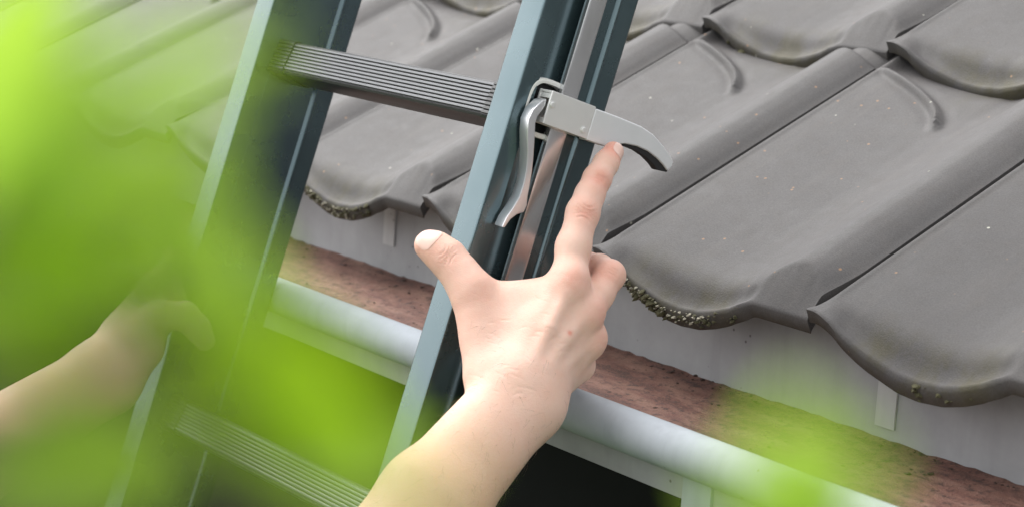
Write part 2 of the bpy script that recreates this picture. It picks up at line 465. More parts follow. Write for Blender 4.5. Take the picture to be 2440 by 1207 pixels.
    for j in range(nv - 1):
        F.append((idx[0, j], idx[0, j + 1], o + idx[0, j + 1], o + idx[0, j]))
        F.append((idx[-1, j], o + idx[-1, j], o + idx[-1, j + 1], idx[-1, j + 1]))
    me = mesh_from(verts, F, name='roof_tile')
    me.shade_smooth(); me.set_sharp_from_angle(angle=math.radians(48))
    edge = (1 - sstep(4, 46, Sx)) * sstep(20, 55, U) * (1 - sstep(135, 155, U))
    edge = np.maximum(edge, 0.5 * sstep(262, 330, V) * sstep(60, 100, U) * (1 - sstep(130, 160, U)))
    at_ = me.attributes.new('edge', 'FLOAT', 'POINT')
    at_.data.foreach_set('value', np.concatenate([edge.reshape(-1), edge.reshape(-1)]).astype(np.float32))
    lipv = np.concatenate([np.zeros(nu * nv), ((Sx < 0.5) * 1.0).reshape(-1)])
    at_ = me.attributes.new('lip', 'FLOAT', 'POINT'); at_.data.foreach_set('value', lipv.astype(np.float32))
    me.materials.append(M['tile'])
    return me
tile_me = make_tile()
roof = empty('tiled_roof', tuple(EAVE), (PITCH, 0, 0))
tag(roof, 'dark grey clay tile roof rising behind the ladder', 'roof')
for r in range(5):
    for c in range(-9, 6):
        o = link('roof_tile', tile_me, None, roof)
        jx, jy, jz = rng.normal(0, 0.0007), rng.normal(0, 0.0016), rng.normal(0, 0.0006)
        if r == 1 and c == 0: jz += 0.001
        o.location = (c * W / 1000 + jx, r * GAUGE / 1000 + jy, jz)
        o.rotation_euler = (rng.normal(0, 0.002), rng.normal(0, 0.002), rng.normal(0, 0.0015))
um = box(-2.0, 1.25, 0.06, 1.7, -0.072, -0.062)
link('underlay', um, M['batten'], roof)
def clumps(pts, sizes, seed, squash=0.6):
    """many tiny lumpy blobs as one mesh"""
    r = np.random.default_rng(seed)
    ico = [(0, 0, 1), (.894, 0, .447), (.276, .851, .447), (-.724, .526, .447), (-.724, -.526, .447), (.276, -.851, .447),
           (.724, .526, -.447), (-.276, .851, -.447), (-.894, 0, -.447), (-.276, -.851, -.447), (.724, -.526, -.447), (0, 0, -1)]
    fc = [(0, 1, 2), (0, 2, 3), (0, 3, 4), (0, 4, 5), (0, 5, 1), (1, 6, 2), (2, 7, 3), (3, 8, 4), (4, 9, 5), (5, 10, 1),
          (6, 7, 2), (7, 8, 3), (8, 9, 4), (9, 10, 5), (10, 6, 1), (11, 7, 6), (11, 8, 7), (11, 9, 8), (11, 10, 9), (11, 6, 10)]
    V, F = [], []
    ico = np.array(ico)
    for p, s in zip(pts, sizes):
        q = ico * (s * r.uniform(0.6, 1.4, (12, 1))) * np.array([1, 1, squash]) * r.uniform(0.7, 1.3, 3)
        b = len(V)
        V.extend(list(q + np.array(p)))
        F.extend([(a + b, c + b, d + b) for a, c, d in fc])
    return mesh_from(V, F)
def nose_points(col, row, u0, u1, n, s0, s1, seed, dn=0.0):
    r = np.random.default_rng(seed)
    u = r.uniform(u0, u1, n); s = r.uniform(s0, s1, n) ** 1.0
    vf = v_front(u)
    eb = -t_edge(u) - vf
    z = eb + r.uniform(0.5, TH, n) + dn
    z = np.where(s > 0, eb + TH + 0.2, z)
    y = vf + np.where(s > 0, s, -0.3)
    return np.stack([u + col * W, y + row * GAUGE, z - TILT * y], -1) / 1000.0
ps = np.concatenate([nose_points(0, 0, 22, 75, 120, -4, .8, 1), nose_points(0, 0, 60, 150, 70, -4, .5, 21), nose_points(-2, 0, 40, 140, 240, -4, 2.5, 2), nose_points(1, 0, 85, 150, 14, -4, .2, 3), nose_points(1, 0, 92, 97, 16, -4, .3, 33, -3),
                     nose_points(0, 1, 70, 130, 16, -4, .4, 4), nose_points(-1, 1, 10, 50, 24, -4, .5, 5)])
tag(link('moss', clumps(ps, np.random.default_rng(3).gamma(1.3, 0.0006, len(ps)) + 0.0002, 5), M['moss'], roof), kind='stuff')
ps = np.concatenate([nose_points(0, 0, 25, 120, 90, -3, 1, 11), nose_points(-2, 0, 45, 110, 200, -3, 5, 12), nose_points(0, 1, 40, 140, 26, -8, 1, 13)])
tag(link('lichen', clumps(ps, np.random.default_rng(4).uniform(0.0004, 0.0014, len(ps)), 6), M['lichen'], roof), kind='stuff')

# ---------------------------------------------------------------- gutter
gut = empty('roof_gutter', (0, 0.12, BASE_Z - 0.18))
tag(gut, 'grey zinc box gutter with round front rim and red sediment inside', 'gutter')
def gpart(name, me, mat, parent=gut):
    o = link(name, me, mat, parent); o.matrix_parent_inverse = gut.matrix_world.inverted() if parent is gut else parent.matrix_world.inverted()
    return o
gut.matrix_world = Matrix.Translation((0, 0.12, BASE_Z - 0.18))
def gx(poly, x0=HX0, x1=HX1, bev=0):
    f = lambda x: (lambda p: (x, p[0] / 1000, BASE_Z + p[1] / 1000))
    return extrude(poly, f(x0), f(x1), bev=bev)
ROLL_H, ROLL_Z, ROLL_R = 50.8, -155.1, 14.4
roll_me = tube([(x, ROLL_H / 1000, BASE_Z + ROLL_Z / 1000) for x in (HX0, HX1)], ROLL_R / 1000, 48)
gpart('rim_roll', roll_me, M['zinc_roll'])
gpart('front_lip', gx([(53.5, -163), (58, -163), (59, -187), (55, -187)]), M['zinc'])
gpart('gutter_bottom', gx([(57.5, -186.5), (58, -182), (205, -174), (205, -178)]), M['zinc'])
back = gpart('back_wall', gx([(205, -174), (207.5, -174), (207.5, -92), (205, -92)]), M['zinc'])
# sediment sheet with an uneven surface
nx, ny = 420, 26
xs = np.linspace(-2.08, 1.28, nx); hs_ = np.linspace(62, 204.5, ny)
XX, HH = np.meshgrid(xs, hs_, indexing='ij')
r_ = np.random.default_rng(8)
zz = -163 + 4.4 * ((HH - 50) / 155) ** 1.5 + 0.4 * np.sin(XX * 31 + HH * .05) + 0.3 * np.sin(XX * 83 + HH * .11) + r_.normal(0, .22, XX.shape)
zz = zz + 1.2 * sstep(196, 204, HH) * (0.6 + 0.2 * np.sin(XX * 55) + r_.normal(0, .35, XX.shape))
vv = np.stack([XX, HH / 1000, BASE_Z + zz / 1000], -1).reshape(-1, 3)
ff = [(i * ny + j, (i + 1) * ny + j, (i + 1) * ny + j + 1, i * ny + j + 1) for i in range(nx - 1) for j in range(ny - 1)]
tag(gpart('sediment', mesh_from(vv, ff, smooth=True), M['sediment']), kind='stuff')
n = 1500
xd = r_.uniform(-1.3, 0.75, n); hd = np.where(r_.random(n) < 0.45, r_.normal(198, 5, n), r_.uniform(70, 200, n)); hd = np.clip(hd, 60, 204)
zd = -163 + 4.4 * ((hd - 50) / 155) ** 1.5 + 0.4
pd = np.stack([xd, hd / 1000, BASE_Z + zd / 1000], -1)
tag(gpart('debris', clumps(pd, r_.gamma(1.5, 0.00038, n) + 0.0002, 9, 0.4), M['debris']), kind='stuff')
# zinc strap plates on the back wall and one hanger under the rim
for (px, py, w_, h_) in ((2112, 975, 17, 60), (928, 552, 17, 60)):
    c = at(px, py, 1.4)
    t = (0.2040 - CAM[1]) / (c[1] - CAM[1]); c = CAM + (c - CAM) * t
    gpart('strap', box(c[0] - w_ / 2000, c[0] + w_ / 2000, 0.2032, 0.2048, c[2] - 0.012, c[2] + h_ / 1000, 0.0004), M['zinc_strap'])
c = at(1660, 1190, 1.24); t = (0.053 - CAM[1]) / (c[1] - CAM[1]); c = CAM + (c - CAM) * t
gpart('hanger', box(c[0] - 0.013, c[0] + 0.013, 0.0520, 0.0548, BASE_Z - 0.260, BASE_Z - 0.168, 0.0006), M['zinc_roll'])

# ---------------------------------------------------------------- ladder
ladder = empty('ladder', tuple(lad(-152, -3130, -33)))
ladder.matrix_world = Matrix.Translation(lad(-152, -3130, -33))
tag(ladder, 'dark teal leaning ladder with grooved black and grey rungs', 'ladder')
def lpart(name, me, mat, parent=ladder):
    o = link(name, me, mat, parent); o.matrix_parent_inverse = ladder.matrix_world.inverted()
    if name == 'stile': o.modifiers.new('weighted_normals', 'WEIGHTED_NORMAL').keep_sharp = True
    return o
L0, L1 = -3130.0, 720.0
def stile(x0, deep):
    fl = 25.0 if deep else 24.2
    floor_ = 25.0 - deep
    bk = 23.5 if deep > 2 else 25.0 - deep                     # level of the rear web beside the channel
    P_ = [(0, -2), (0.6, -.6), (2, 0), (23.2, 0), (24.6, -.4), (25, -1.8), (25, -14.4), (24.6, -15.0), (floor_ + .4, -15.2), (floor_, -15.6)]
    if deep > 2: P_ += [(floor_, -43.0), (bk, -44.0)]
    P_ += [(bk, -58.6), (bk + .9, -59.1), (bk + 1.8, -60.0), (bk + 2.4, -61.2), (bk + 2.4, -62.2), (bk + 1.8, -63.2), (bk + .9, -63.9), (bk, -64.3),
           (bk, -76.8), (bk - .6, -78.4), (bk - 2.0, -79.0), (2, -79), (0, -77.5)]
    f = lambda l: (lambda p: lad(x0 + p[0], l, p[1]))
    me = extrude(P_, f(L0), f(L1))
    me.shade_smooth(); me.set_sharp_from_angle(angle=math.radians(50))
    return me
lpart('stile', stile(0, 7.5), M['paint'])
lpart('stile', stile(-328.5, 0.5), M['paint'])
def rung_profile(grow=0.0, ridges=8):
    """outline in (d, l) about the rung centre; grooved climbing face"""
    P_ = []
    a, b = 14.0 + grow, 13.6 + grow
    P_.append((a - 4, b)); P_.append((a - 1.3, b - 1.0))
    n_ = ridges
    for i in range(n_):
        z0 = b - 2.2 - i * (2 * b - 5.0) / n_; z1 = z0 - (2 * b - 5.0) / n_
        P_ += [(a - .35, z0), (a, z0 - .5), (a, z1 + 1.1), (a - .35, z1 + .80), (a - 1.5, z1 + .72), (a - 1.5, z1 + .1)]
    P_ += [(a - .4, -b + 2.0), (a - 1.6, -b + .5), (a - 4, -b), (-a + 4, -b), (-a + 1, -b + 1.2), (-a, -b + 4), (-a, b - 4), (-a + 1, b - 1.2), (-a + 4, b)]
    return P_
RP = rung_profile()
for i in range(-11, 3):
    lc = 47.0 + i * 290.0
    if lc > L1 - 40: continue
    tilt = math.radians(10)
    def fr(x, lc=lc):
        return lambda p: lad(x, lc + p[1] * math.cos(tilt) - 0 + p[0] * math.sin(tilt), -28 + p[0] * math.cos(tilt) - p[1] * math.sin(tilt))
    me = extrude(rung_profile(), fr(-303.4), fr(0.4)); me.shade_smooth(); me.set_sharp_from_angle(angle=math.radians(28))
    me.materials.append(M['rung']); me.materials.append(M['groove'])  # recessed groove faces are coloured near-black, no separate part
    for p_ in me.polygons:
        k_ = p_.index
        if k_ < len(RP) and min(RP[k_][0], RP[(k_ + 1) % len(RP)][0]) < 12.9 and max(RP[k_][0], RP[(k_ + 1) % len(RP)][0]) > 12.4 and abs(RP[k_][1]) < 12.8: p_.material_index = 1
    rg = lpart('rung', me, M['rung'])
    for xa, xb in ((-303.2, -281), (-22, 0.2)):
        me = extrude(rung_profile(0.9), fr(xa), fr(xb)); me.shade_smooth(); me.set_sharp_from_angle(angle=math.radians(28))
        link('end_collar', me, M['collar'], rg)

# ---------------------------------------------------------------- hook clamp on the stile
clamp = empty('ladder_clamp', tuple(lad(28, 50, -30)))
clamp.matrix_world = Matrix.Translation(lad(28, 50, -30))
tag(clamp, 'silver clamp with curved hook, lever and flat steel bar on ladder side', 'clamp')
def cpart(name, me, mat, parent=clamp):
    o = link(name, me, mat, parent); o.matrix_parent_inverse = clamp.matrix_world.inverted()
    o.modifiers.new('weighted_normals', 'WEIGHTED_NORMAL').keep_sharp = True
    return o
def plane_at(px, py, x):
    """(l, d) of a photograph pixel on the ladder-side plane x (mm)"""
    a = at(px, py, 1.3); t = (x / 1000 - CAM[0]) / (a[0] - CAM[0]); q = CAM + (a - CAM) * t
    h, z = q[1] * 1000, (q[2] - BASE_Z) * 1000
    return (h * LH + z * LZ, -h * LZ + z * LH)
def xplate(pts_px, xface, x0, x1, bev=0.6, smooth_n=0, seg=2, angle=30):
    P_ = [plane_at(px, py, xface) for px, py in pts_px]
    if smooth_n: P_ = smooth_closed(P_, smooth_n)
    f = lambda x: (lambda p: lad(x, p[0], p[1]))
    return extrude(P_, f(x0), f(x1), bev=bev, seg=seg, angle=angle)
# flat steel bar in the channel
l0, d0 = plane_at(1305, 330, 28.5); l1, d1 = plane_at(1345, 345, 28.5)
f = lambda l: (lambda p: lad(p[0], l, p[1]))
cpart('guide_bar', extrude([(23.2, d0), (28.5, d0), (28.5, d1), (23.2, d1)], f(-620), f(560), bev=0.5), M['bar'])
# oval slot plate with white rim; the dark opening is a flat black plate
def oval(lc, dc, la, da, n_=48, p=3.2):
    o = []
    for i in range(n_):
        w = 2 * math.pi * i / n_; c_, s_ = math.cos(w), math.sin(w)
        o.append((lc + la * math.copysign(abs(c_) ** (2 / p), c_), dc + da * math.copysign(abs(s_) ** (2 / p), s_)))
    return o
lc, dc = 51.5, -27.0
fx = lambda x: (lambda p: lad(x, p[0], p[1]))
def ring(o1, o2, x0, x1):
    n_ = len(o1)
    v = [lad(x0, *p) for p in o1] + [lad(x1, *p) for p in o1] + [lad(x1, *p) for p in o2] + [lad(x0, *p) for p in o2]
    fs = []
    for i in range(n_):
        j = (i + 1) % n_
        for a in range(4):
            b = (a + 1) % 4
            fs.append((a * n_ + i, a * n_ + j, b * n_ + j, b * n_ + i))
    me = mesh_from(v, fs); fix_normals(me); bevel_mesh(me, 0.7, 2, 40)
    return me
cpart('slot_opening_plate', extrude(oval(lc, dc, 19.0, 17.0), fx(17.55), fx(18.1)), M['rubber'])
cpart('slot_rim', ring(oval(lc, dc, 19.8, 17.8), oval(lc, dc, 16.2, 14.2), 17.5, 25.2), M['white'])
# block: a channel-shaped clip with a mouth at its front end
XB = 38.0
blk = [(1324, 218), (1421, 259), (1398, 334), (1387, 331), (1289, 291)]
b4 = [plane_at(*p, XB) for p in ((1324, 218), (1421, 259), (1397, 333), (1289, 291))]
lt = max(b4[0][0], b4[1][0]); lb = (b4[2][0] + b4[3][0]) / 2; df = (b4[0][1] + b4[3][1]) / 2; db = (b4[1][1] + b4[2][1]) / 2
def lbox(x0, x1, l0_, l1_, d0_, d1_, bev=0.6):
    v = [lad(x, l, d) for d in (d0_, d1_) for l in (l0_, l1_) for x in (x0, x1)]
    fs = [(0, 1, 3, 2), (4, 6, 7, 5), (0, 4, 5, 1), (2, 3, 7, 6), (0, 2, 6, 4), (1, 5, 7, 3)]
    me = mesh_from(v, fs); fix_normals(me)
    if bev: bevel_mesh(me, bev)
    return me
cpart('clamp_plate', lbox(XB - 2.0, XB, lb, lt, df, db, 0.5), M['block'])
cpart('clamp_plate', lbox(24.2, 26.2, lb, lt, df + 0.3, db, 0.5), M['block'])
cpart('clamp_bridge', lbox(26.1, XB - 1.9, lt - 2.0, lt - 0.1, df + 0.1, db + 1, 0.4), M['block'])
cpart('clamp_bridge', lbox(28.8, XB - 2.1, lb + 0.1, lb + 2.0, df - 3, db + 1, 0.4), M['block'])
cpart('front_lip', lbox(26.1, XB - 1.9, lb + 0.2, lb + 4.0, df - 1.8, df - 0.2, 0.4), M['block'])
cpart('front_lip', lbox(26.1, XB - 1.9, lt - 5.5, lt - 2.1, df - 1.8, df - 0.2, 0.4), M['block'])
for px, py in ((1316, 250), (1390, 310)):
    l_, d_ = plane_at(px, py, XB)
    V_ = [lad(XB - .3, l_, d_), lad(XB + .3, l_, d_)]
    me = tube([lad(XB - 0.5, l_, d_), lad(XB + 0.7, l_, d_), lad(XB + 1.1, l_, d_)], [0.0021, 0.0021, 0.0015], 20)
    cpart('rivet', me, M['block'])
    cpart('rivet', tube([lad(XB - 0.5, l_, d_), lad(XB + 0.25, l_, d_)], [0.0027, 0.0027], 20), M['block'])
# hook arm and its rubber pad
hook_px = [(1421, 259), (1475, 279), (1530, 302), (1558, 321), (1583, 349), (1600, 374), (1606, 386), (1603, 396), (1592, 408), (1582, 394),
           (1566, 377), (1545, 361), (1519, 349), (1490, 343), (1462, 346), (1440, 349), (1397, 334)]
cpart('hook_arm', xplate(hook_px, XB, XB - 9, XB - 0.2, 0.7, seg=3), M['hook'])
pad_px = [(1452, 344), (1490, 340), (1519, 346), (1545, 358), (1566, 374), (1582, 391), (1592, 405), (1590, 411), (1567, 406), (1556, 391), (1540, 375), (1518, 360), (1490, 349), (1460, 350)]
cpart('rubber_pad', xplate(pad_px, XB - 1.5, XB - 8, XB - 1.6, 0.5), M['rubber'])
# lever
lev_px = [(1292, 240), (1303, 236), (1300, 250), (1293, 262), (1281, 278), (1276, 295), (1275, 325), (1272, 370), (1268, 410), (1263, 440), (1258, 468), (1256, 490), (1249, 506), (1232, 511), (1217, 523),
          (1203, 543), (1197, 541), (1207, 519), (1222, 497), (1238, 470), (1248, 440), (1255, 405), (1258, 360), (1257, 315), (1260, 285), (1270, 262)]
cpart('lever', xplate(lev_px, XB - 2.2, 26.6, XB - 2.2, 0.5, seg=2), M['lever'])

# ---------------------------------------------------------------- person (both arms, shirt): implicit surface -> one mesh
def cam_mm(px, py, d):
    return np.array([(px - 1220.0) / FOCAL_PX * d, -(py - 603.5) / FOCAL_PX * d, -d]) * 1000.0
def cam_to_world(v):
    v = np.asarray(v) / 1000.0
    return CAM + np.stack([v @ AX, v @ AH, v @ AZ], -1)
def smin(a, b, k):
    h = np.maximum(k - np.abs(a - b), 0) / k
    return np.minimum(a, b) - h * h * k * 0.25
def cone(p, a, b, ra, rb):
    ba = b - a
    t = np.clip(((p - a) @ ba) / (ba @ ba), 0, 1)
    return np.linalg.norm(p - a - t[:, None] * ba, axis=1) - (ra + (rb - ra) * t)
class Field:
    """list of (k, [segments]) groups: segments of a group blend with k_in, groups blend with k"""
    margin = 16.0
    def __init__(self): self.groups = []; self.grooves = []
    def group(self, k_in, k_out): self.groups.append((k_in, k_out, [])); return self.groups[-1][2]
    def __call__(self, p):
        """spatially sorted chunks, so that far segments can be skipped"""
        if len(p) <= 3000: return self.eval(p)
        kk = np.floor((p - p.min(0)) / 36.0).astype(np.int64); kk = (kk[:, 0] * 4096 + kk[:, 1]) * 4096 + kk[:, 2]
        order = np.argsort(kk, kind='stable'); out = np.empty(len(p))
        cut = np.concatenate([[0], np.flatnonzero(np.diff(kk[order])) + 1, [len(p)]])
        for a, b in zip(cut[:-1], cut[1:]):
            ii = order[a:b]; out[ii] = self.eval(p[ii], True)
        return out
    def eval(self, p, cull=False):
        if cull:
            if not hasattr(self, 'arr'):
                sg = [s_ for _, _, ss in self.groups for s_ in ss] + [(a, b, 0., 0.) for a, b, _, _ in self.grooves]
                self.arr = [np.array([s_[i] for s_ in sg]) for i in range(4)]
            A_, B_, ra_, rb_ = self.arr
            c0 = (p.min(0) + p.max(0)) / 2; rad = np.linalg.norm(p - c0, axis=1).max()
            ba = B_ - A_; t = np.clip(((c0 - A_) * ba).sum(1) / (ba * ba).sum(1), 0, 1)
            dd = np.linalg.norm(c0 - A_ - t[:, None] * ba, axis=1) - (ra_ + (rb_ - ra_) * t)
            ng_ = len(self.grooves); m_ = dd[:len(dd) - ng_].min()
            use = dd - 2 * rad < m_ + self.margin
            use[len(dd) - ng_:] = dd[len(dd) - ng_:] < rad + 4
            sub = Field(); i = 0
            for k_in, k_out, ss in self.groups:
                s2_ = [x for x, u_ in zip(ss, use[i:i + len(ss)]) if u_]; i += len(ss)
                if s2_: sub.groups.append((k_in, k_out, s2_))
            sub.grooves = [x for x, u_ in zip(self.grooves, use[i:]) if u_]
            return sub.eval(p)
        d = None
        for k_in, k_out, segs in self.groups:
            g_ = None
            for a, b, ra, rb in segs:
                c_ = cone(p, a, b, ra, rb)
                g_ = c_ if g_ is None else smin(g_, c_, k_in)
            d = g_ if d is None else smin(d, g_, k_out)
        for a, b, w_, amp in self.grooves:
            c_ = cone(p, a, b, 0.0, 0.0)
            d = d + amp * np.exp(-(c_ / w_) ** 2)
        return d
    def bounds(self, pad):
        pts = np.array([np.concatenate([np.minimum(a - ra, b - rb), np.maximum(a + ra, b + rb)]) for _, _, ss in self.groups for a, b, ra, rb in ss])
        return pts[:, :3].min(0) - pad, pts[:, 3:].max(0) + pad
    def mesh(self, h, iters=1, blk=8):
        lo, hi = self.bounds(3 * h)
        nb = np.ceil((hi - lo) / (h * blk)).astype(int)
        dims = nb * blk + 1
        bc = np.stack(np.meshgrid(*[np.arange(n_) for n_ in nb], indexing='ij'), -1).reshape(-1, 3)
        dc_ = self((bc + 0.5) * blk * h + lo)
        keep = np.abs(dc_) < blk * h * 0.87 * 1.05 + 1.5
        A = np.repeat(np.repeat(np.repeat(dc_.reshape(nb), blk, 0), blk, 1), blk, 2)
        A = np.pad(A, ((0, 1),) * 3, mode='edge').astype(np.float32)
        off = np.stack(np.meshgrid(*[np.arange(blk + 1)] * 3, indexing='ij'), -1).reshape(-1, 3)
        kb = bc[keep]
        for i in range(0, len(kb), 2000):
            idx = (kb[i:i + 2000, None, :] * blk + off[None]).reshape(-1, 3)
            A[idx[:, 0], idx[:, 1], idx[:, 2]] = self(idx * h + lo)
        neg = A < 0
        n0, n1, n2 = [x - 1 for x in dims]
        cnt = np.zeros((n0, n1, n2), np.int8)
        for i in (0, 1):
            for j in (0, 1):
                for k_ in (0, 1):
                    cnt += neg[i:i + n0, j:j + n1, k_:k_ + n2]
        act = (cnt > 0) & (cnt < 8)
        cells = np.argwhere(act)
        ids = -np.ones(act.shape, np.int64); ids[act] = np.arange(len(cells))
        acc = np.zeros((len(cells), 3)); num = np.zeros(len(cells))
        cs = [(i, j, k_) for i in (0, 1) for j in (0, 1) for k_ in (0, 1)]
        for a in cs:
            for ax in range(3):
                if a[ax]: continue
                b = list(a); b[ax] = 1
                va = A[cells[:, 0] + a[0], cells[:, 1] + a[1], cells[:, 2] + a[2]]; vb = A[cells[:, 0] + b[0], cells[:, 1] + b[1], cells[:, 2] + b[2]]
                m = (va < 0) != (vb < 0)
                t = va[m] / (va[m] - vb[m])
                q = np.tile(np.array(a, float), (m.sum(), 1)); q[:, ax] = t
                acc[m] += q; num[m] += 1
        V = (cells + acc / num[:, None]) * h + lo
        Q = []
        for ax in range(3):
            s0 = [slice(None)] * 3; s1 = [slice(None)] * 3; s0[ax] = slice(0, -1); s1[ax] = slice(1, None)
            x = np.argwhere(neg[tuple(s0)] != neg[tuple(s1)])
            o1, o2 = [(1, 2), (2, 0), (0, 1)][ax]
            x = x[(x[:, o1] > 0) & (x[:, o2] > 0) & (x[:, o1] < dims[o1] - 1) & (x[:, o2] < dims[o2] - 1)]
            sgn = neg[x[:, 0], x[:, 1], x[:, 2]]
            e1 = np.zeros(3, int); e1[o1] = 1; e2 = np.zeros(3, int); e2[o2] = 1
            c = [ids[tuple((x - e1 * i - e2 * j).T)] for i, j in ((0, 0), (1, 0), (1, 1), (0, 1))]
            q = np.stack(c, 1); q[~sgn] = q[~sgn][:, ::-1]
            Q.append(q)
        Q = np.concatenate(Q); Q = Q[(Q >= 0).all(1)][:, ::-1]
        for _ in range(iters):
            V = V - self.grad(V) * self(V)[:, None]
        return V, Q
    def grad(self, V, e=0.3):
        b0 = self(V); d0 = np.stack([self(V + np.eye(3)[i] * e) - b0 for i in range(3)], 1)
        return d0 / np.maximum(np.linalg.norm(d0, axis=1, keepdims=True), 1e-6)

C = cam_mm
def chain(group, pts):
    """pts: (px, py, depth, radius mm)"""
    for a, b in zip(pts[:-1], pts[1:]):
        group.append((C(*a[:3]), C(*b[:3]), a[3], b[3]))
ELBOW_R, SHOULDER_R = np.array([-147., -265., -1178.]), np.array([-440., -340., -1070.])
ELBOW_L, SHOULDER_L = np.array([-465., -192., -1450.]), np.array([-657., -275., -1350.])

R_ = Field()
palm = R_.group(11, 1)
chain(palm, [(1235, 890, 1.301, 15), (1352, 692, 1.319, 12.5)])
chain(palm, [(1260, 890, 1.302, 15), (1390, 752, 1.323, 12.0)])
chain(palm, [(1286, 905, 1.307, 14), (1397, 817, 1.332, 10.6)])
chain(palm, [(1300, 925, 1.315, 13), (1380, 870, 1.344, 10.2)])
chain(palm, [(1165, 880, 1.307, 15), (1124, 694, 1.323, 13.2)])
chain(palm, [(1165, 752, 1.324, 13), (1305, 742, 1.322, 14)])
chain(palm, [(1172, 815, 1.318, 15), (1290, 800, 1.314, 16)])
chain(palm, [(1150, 706, 1.329, 8.5), (1325, 694, 1.325, 9.5)])
kn = R_.group(3, 9)
kn.append((C(1360, 676, 1.3145), C(1364, 664, 1.3150), 10.2, 10.0)); kn.append((C(1398, 744, 1.3185), C(1403, 736, 1.3190), 9.8, 9.6)); kn.append((C(1408, 809, 1.3275), C(1412, 804, 1.3280), 8.8, 8.8))
arm = R_.group(14, 14)
chain(arm, [(1190, 900, 1.304, 17), (1216, 930, 1.299, 19.5), (1004, 1172, 1.247, 23)])
chain(arm, [(1270, 900, 1.304, 17), (1264, 966, 1.300, 19.5), (1048, 1213, 1.247, 25.5)])
arm.append((C(1004, 1172, 1.247), ELBOW_R, 23, 35)); arm.append((C(1048, 1213, 1.247), ELBOW_R + [8, -8, 0], 27, 36))
arm.append((ELBOW_R, ELBOW_R + (SHOULDER_R - ELBOW_R) * 0.75, 37, 45))
th = R_.group(5, 7)
chain(th, [(1124, 694, 1.323, 13), (1096, 652, 1.327, 12.0), (1066, 615, 1.331, 11.9), (1038, 592, 1.334, 10.4), (1020, 583, 1.336, 9.0)])
ix = R_.group(5, 7)
chain(ix, [(1352, 692, 1.319, 12.2), (1366, 588, 1.330, 10.9), (1389, 507, 1.341, 10.4), (1405, 465, 1.348, 9.2), (1423, 426, 1.355, 8.8), (1444, 390, 1.363, 7.8), (1461, 362, 1.370, 6.9)])
md = R_.group(4, 3)
chain(md, [(1390, 752, 1.323, 11.8), (1425, 700, 1.331, 10.2), (1453, 655, 1.339, 9.8), (1428, 638, 1.352, 8.8), (1402, 633, 1.366, 8.6), (1385, 680, 1.376, 7.6)])
rgf = R_.group(4, 3)
chain(rgf, [(1397, 817, 1.332, 10.6), (1380, 775, 1.376, 9.4), (1340, 765, 1.392, 8.4), (1310, 800, 1.390, 7.4)])
pk = R_.group(4, 3)
chain(pk, [(1380, 870, 1.344, 10.0), (1360, 840, 1.382, 8.4), (1322, 835, 1.397, 7.6), (1300, 870, 1.394, 6.8)])
# extensor tendons and a vein, just proud of the back of the hand
td = R_.group(3, 7)
def ridge(pts, r=1.6): chain(td, [(x, y, d - 0.0002, r) for x, y, d in pts])
ridge([(1268, 868, 1.2880), (1310, 780, 1.2965), (1350, 702, 1.3065)])
ridge([(1296, 880, 1.2895), (1345, 812, 1.3010), (1386, 758, 1.3110)])
ridge([(1318, 892, 1.2960), (1360, 850, 1.3090), (1396, 818, 1.3210)], 1.2)
def on_skin(field, px, py, d0=1.24, step=1.0):
    """first skin point on the view line through a pixel"""
    dv = C(px, py, 1.0) / 1000.0; p = C(px, py, d0)
    for _ in range(80):
        f_ = field.eval(p[None])[0]
        if f_ < 0.02: break
        p = p + dv * f_ * 0.9
    return p
GROOVES = []
def grv(x0, y0, x1, y1, bow=0.0, w=0.6, amp=0.6, n_=7):
    """skin crease between two pixels, bowed sideways"""
    nx_, ny_ = -(y1 - y0), x1 - x0
    pts = []
    for i in range(n_):
        t = i / (n_ - 1); o = bow * (1 - (2 * t - 1) ** 2)
        pts.append(on_skin(R_, x0 + (x1 - x0) * t + nx_ * o, y0 + (y1 - y0) * t + ny_ * o))
    for i in range(n_ - 1):
        fade = 0.35 + 0.65 * math.sin(math.pi * (i + 0.5) / (n_ - 1))
        GROOVES.append((pts[i], pts[i + 1], w, amp * fade * 1.3))
def finger_creases(cx, cy, ax, ay, offs, half, bow, amp):
    for o_, ln in offs:
        x, y = cx + ax * o_, cy + ay * o_
        sx, sy = -ay, ax
        grv(x - sx * half * ln, y - sy * half * ln, x + sx * half * ln, y + sy * half * ln, bow * o_, amp=amp * (0.6 + 0.4 * ln))
finger_creases(1396, 505, 0.32, -0.947, ((-20, .6), (-12, .9), (-5, 1), (3, .95), (11, .9), (19, .55)), 27, 0.012, 0.62)
finger_creases(1430, 424, 0.48, -0.877, ((-7, .8), (0, 1), (7, .8)), 18, 0.015, 0.45)
finger_creases(1068, 606, -0.80, -0.60, ((-16, .6), (-8, .95), (0, 1), (9, .9), (17, .6)), 24, 0.010, 0.50)
finger_creases(1462, 648, 0.45, -0.89, ((-6, .8), (2, .9), (9, .7)), 14, 0.01, 0.35)
for i in range(26):                                                     # faint skin lines over the back of the hand and the wrist
    x = rng.uniform(1130, 1370); y = rng.uniform(700, 940); an = rng.normal(0.25, 0.35); hl_ = rng.uniform(8, 22)
    grv(x - hl_ * math.cos(an), y - hl_ * math.sin(an), x + hl_ * math.cos(an), y + hl_ * math.sin(an), rng.normal(0, .08), 0.55, 0.14, 5)
R_.grooves = [(a, b, w_, am) for a, b, w_, am in GROOVES if np.linalg.norm(b - a) > 1e-3]
RV, RQ = R_.mesh(0.8)

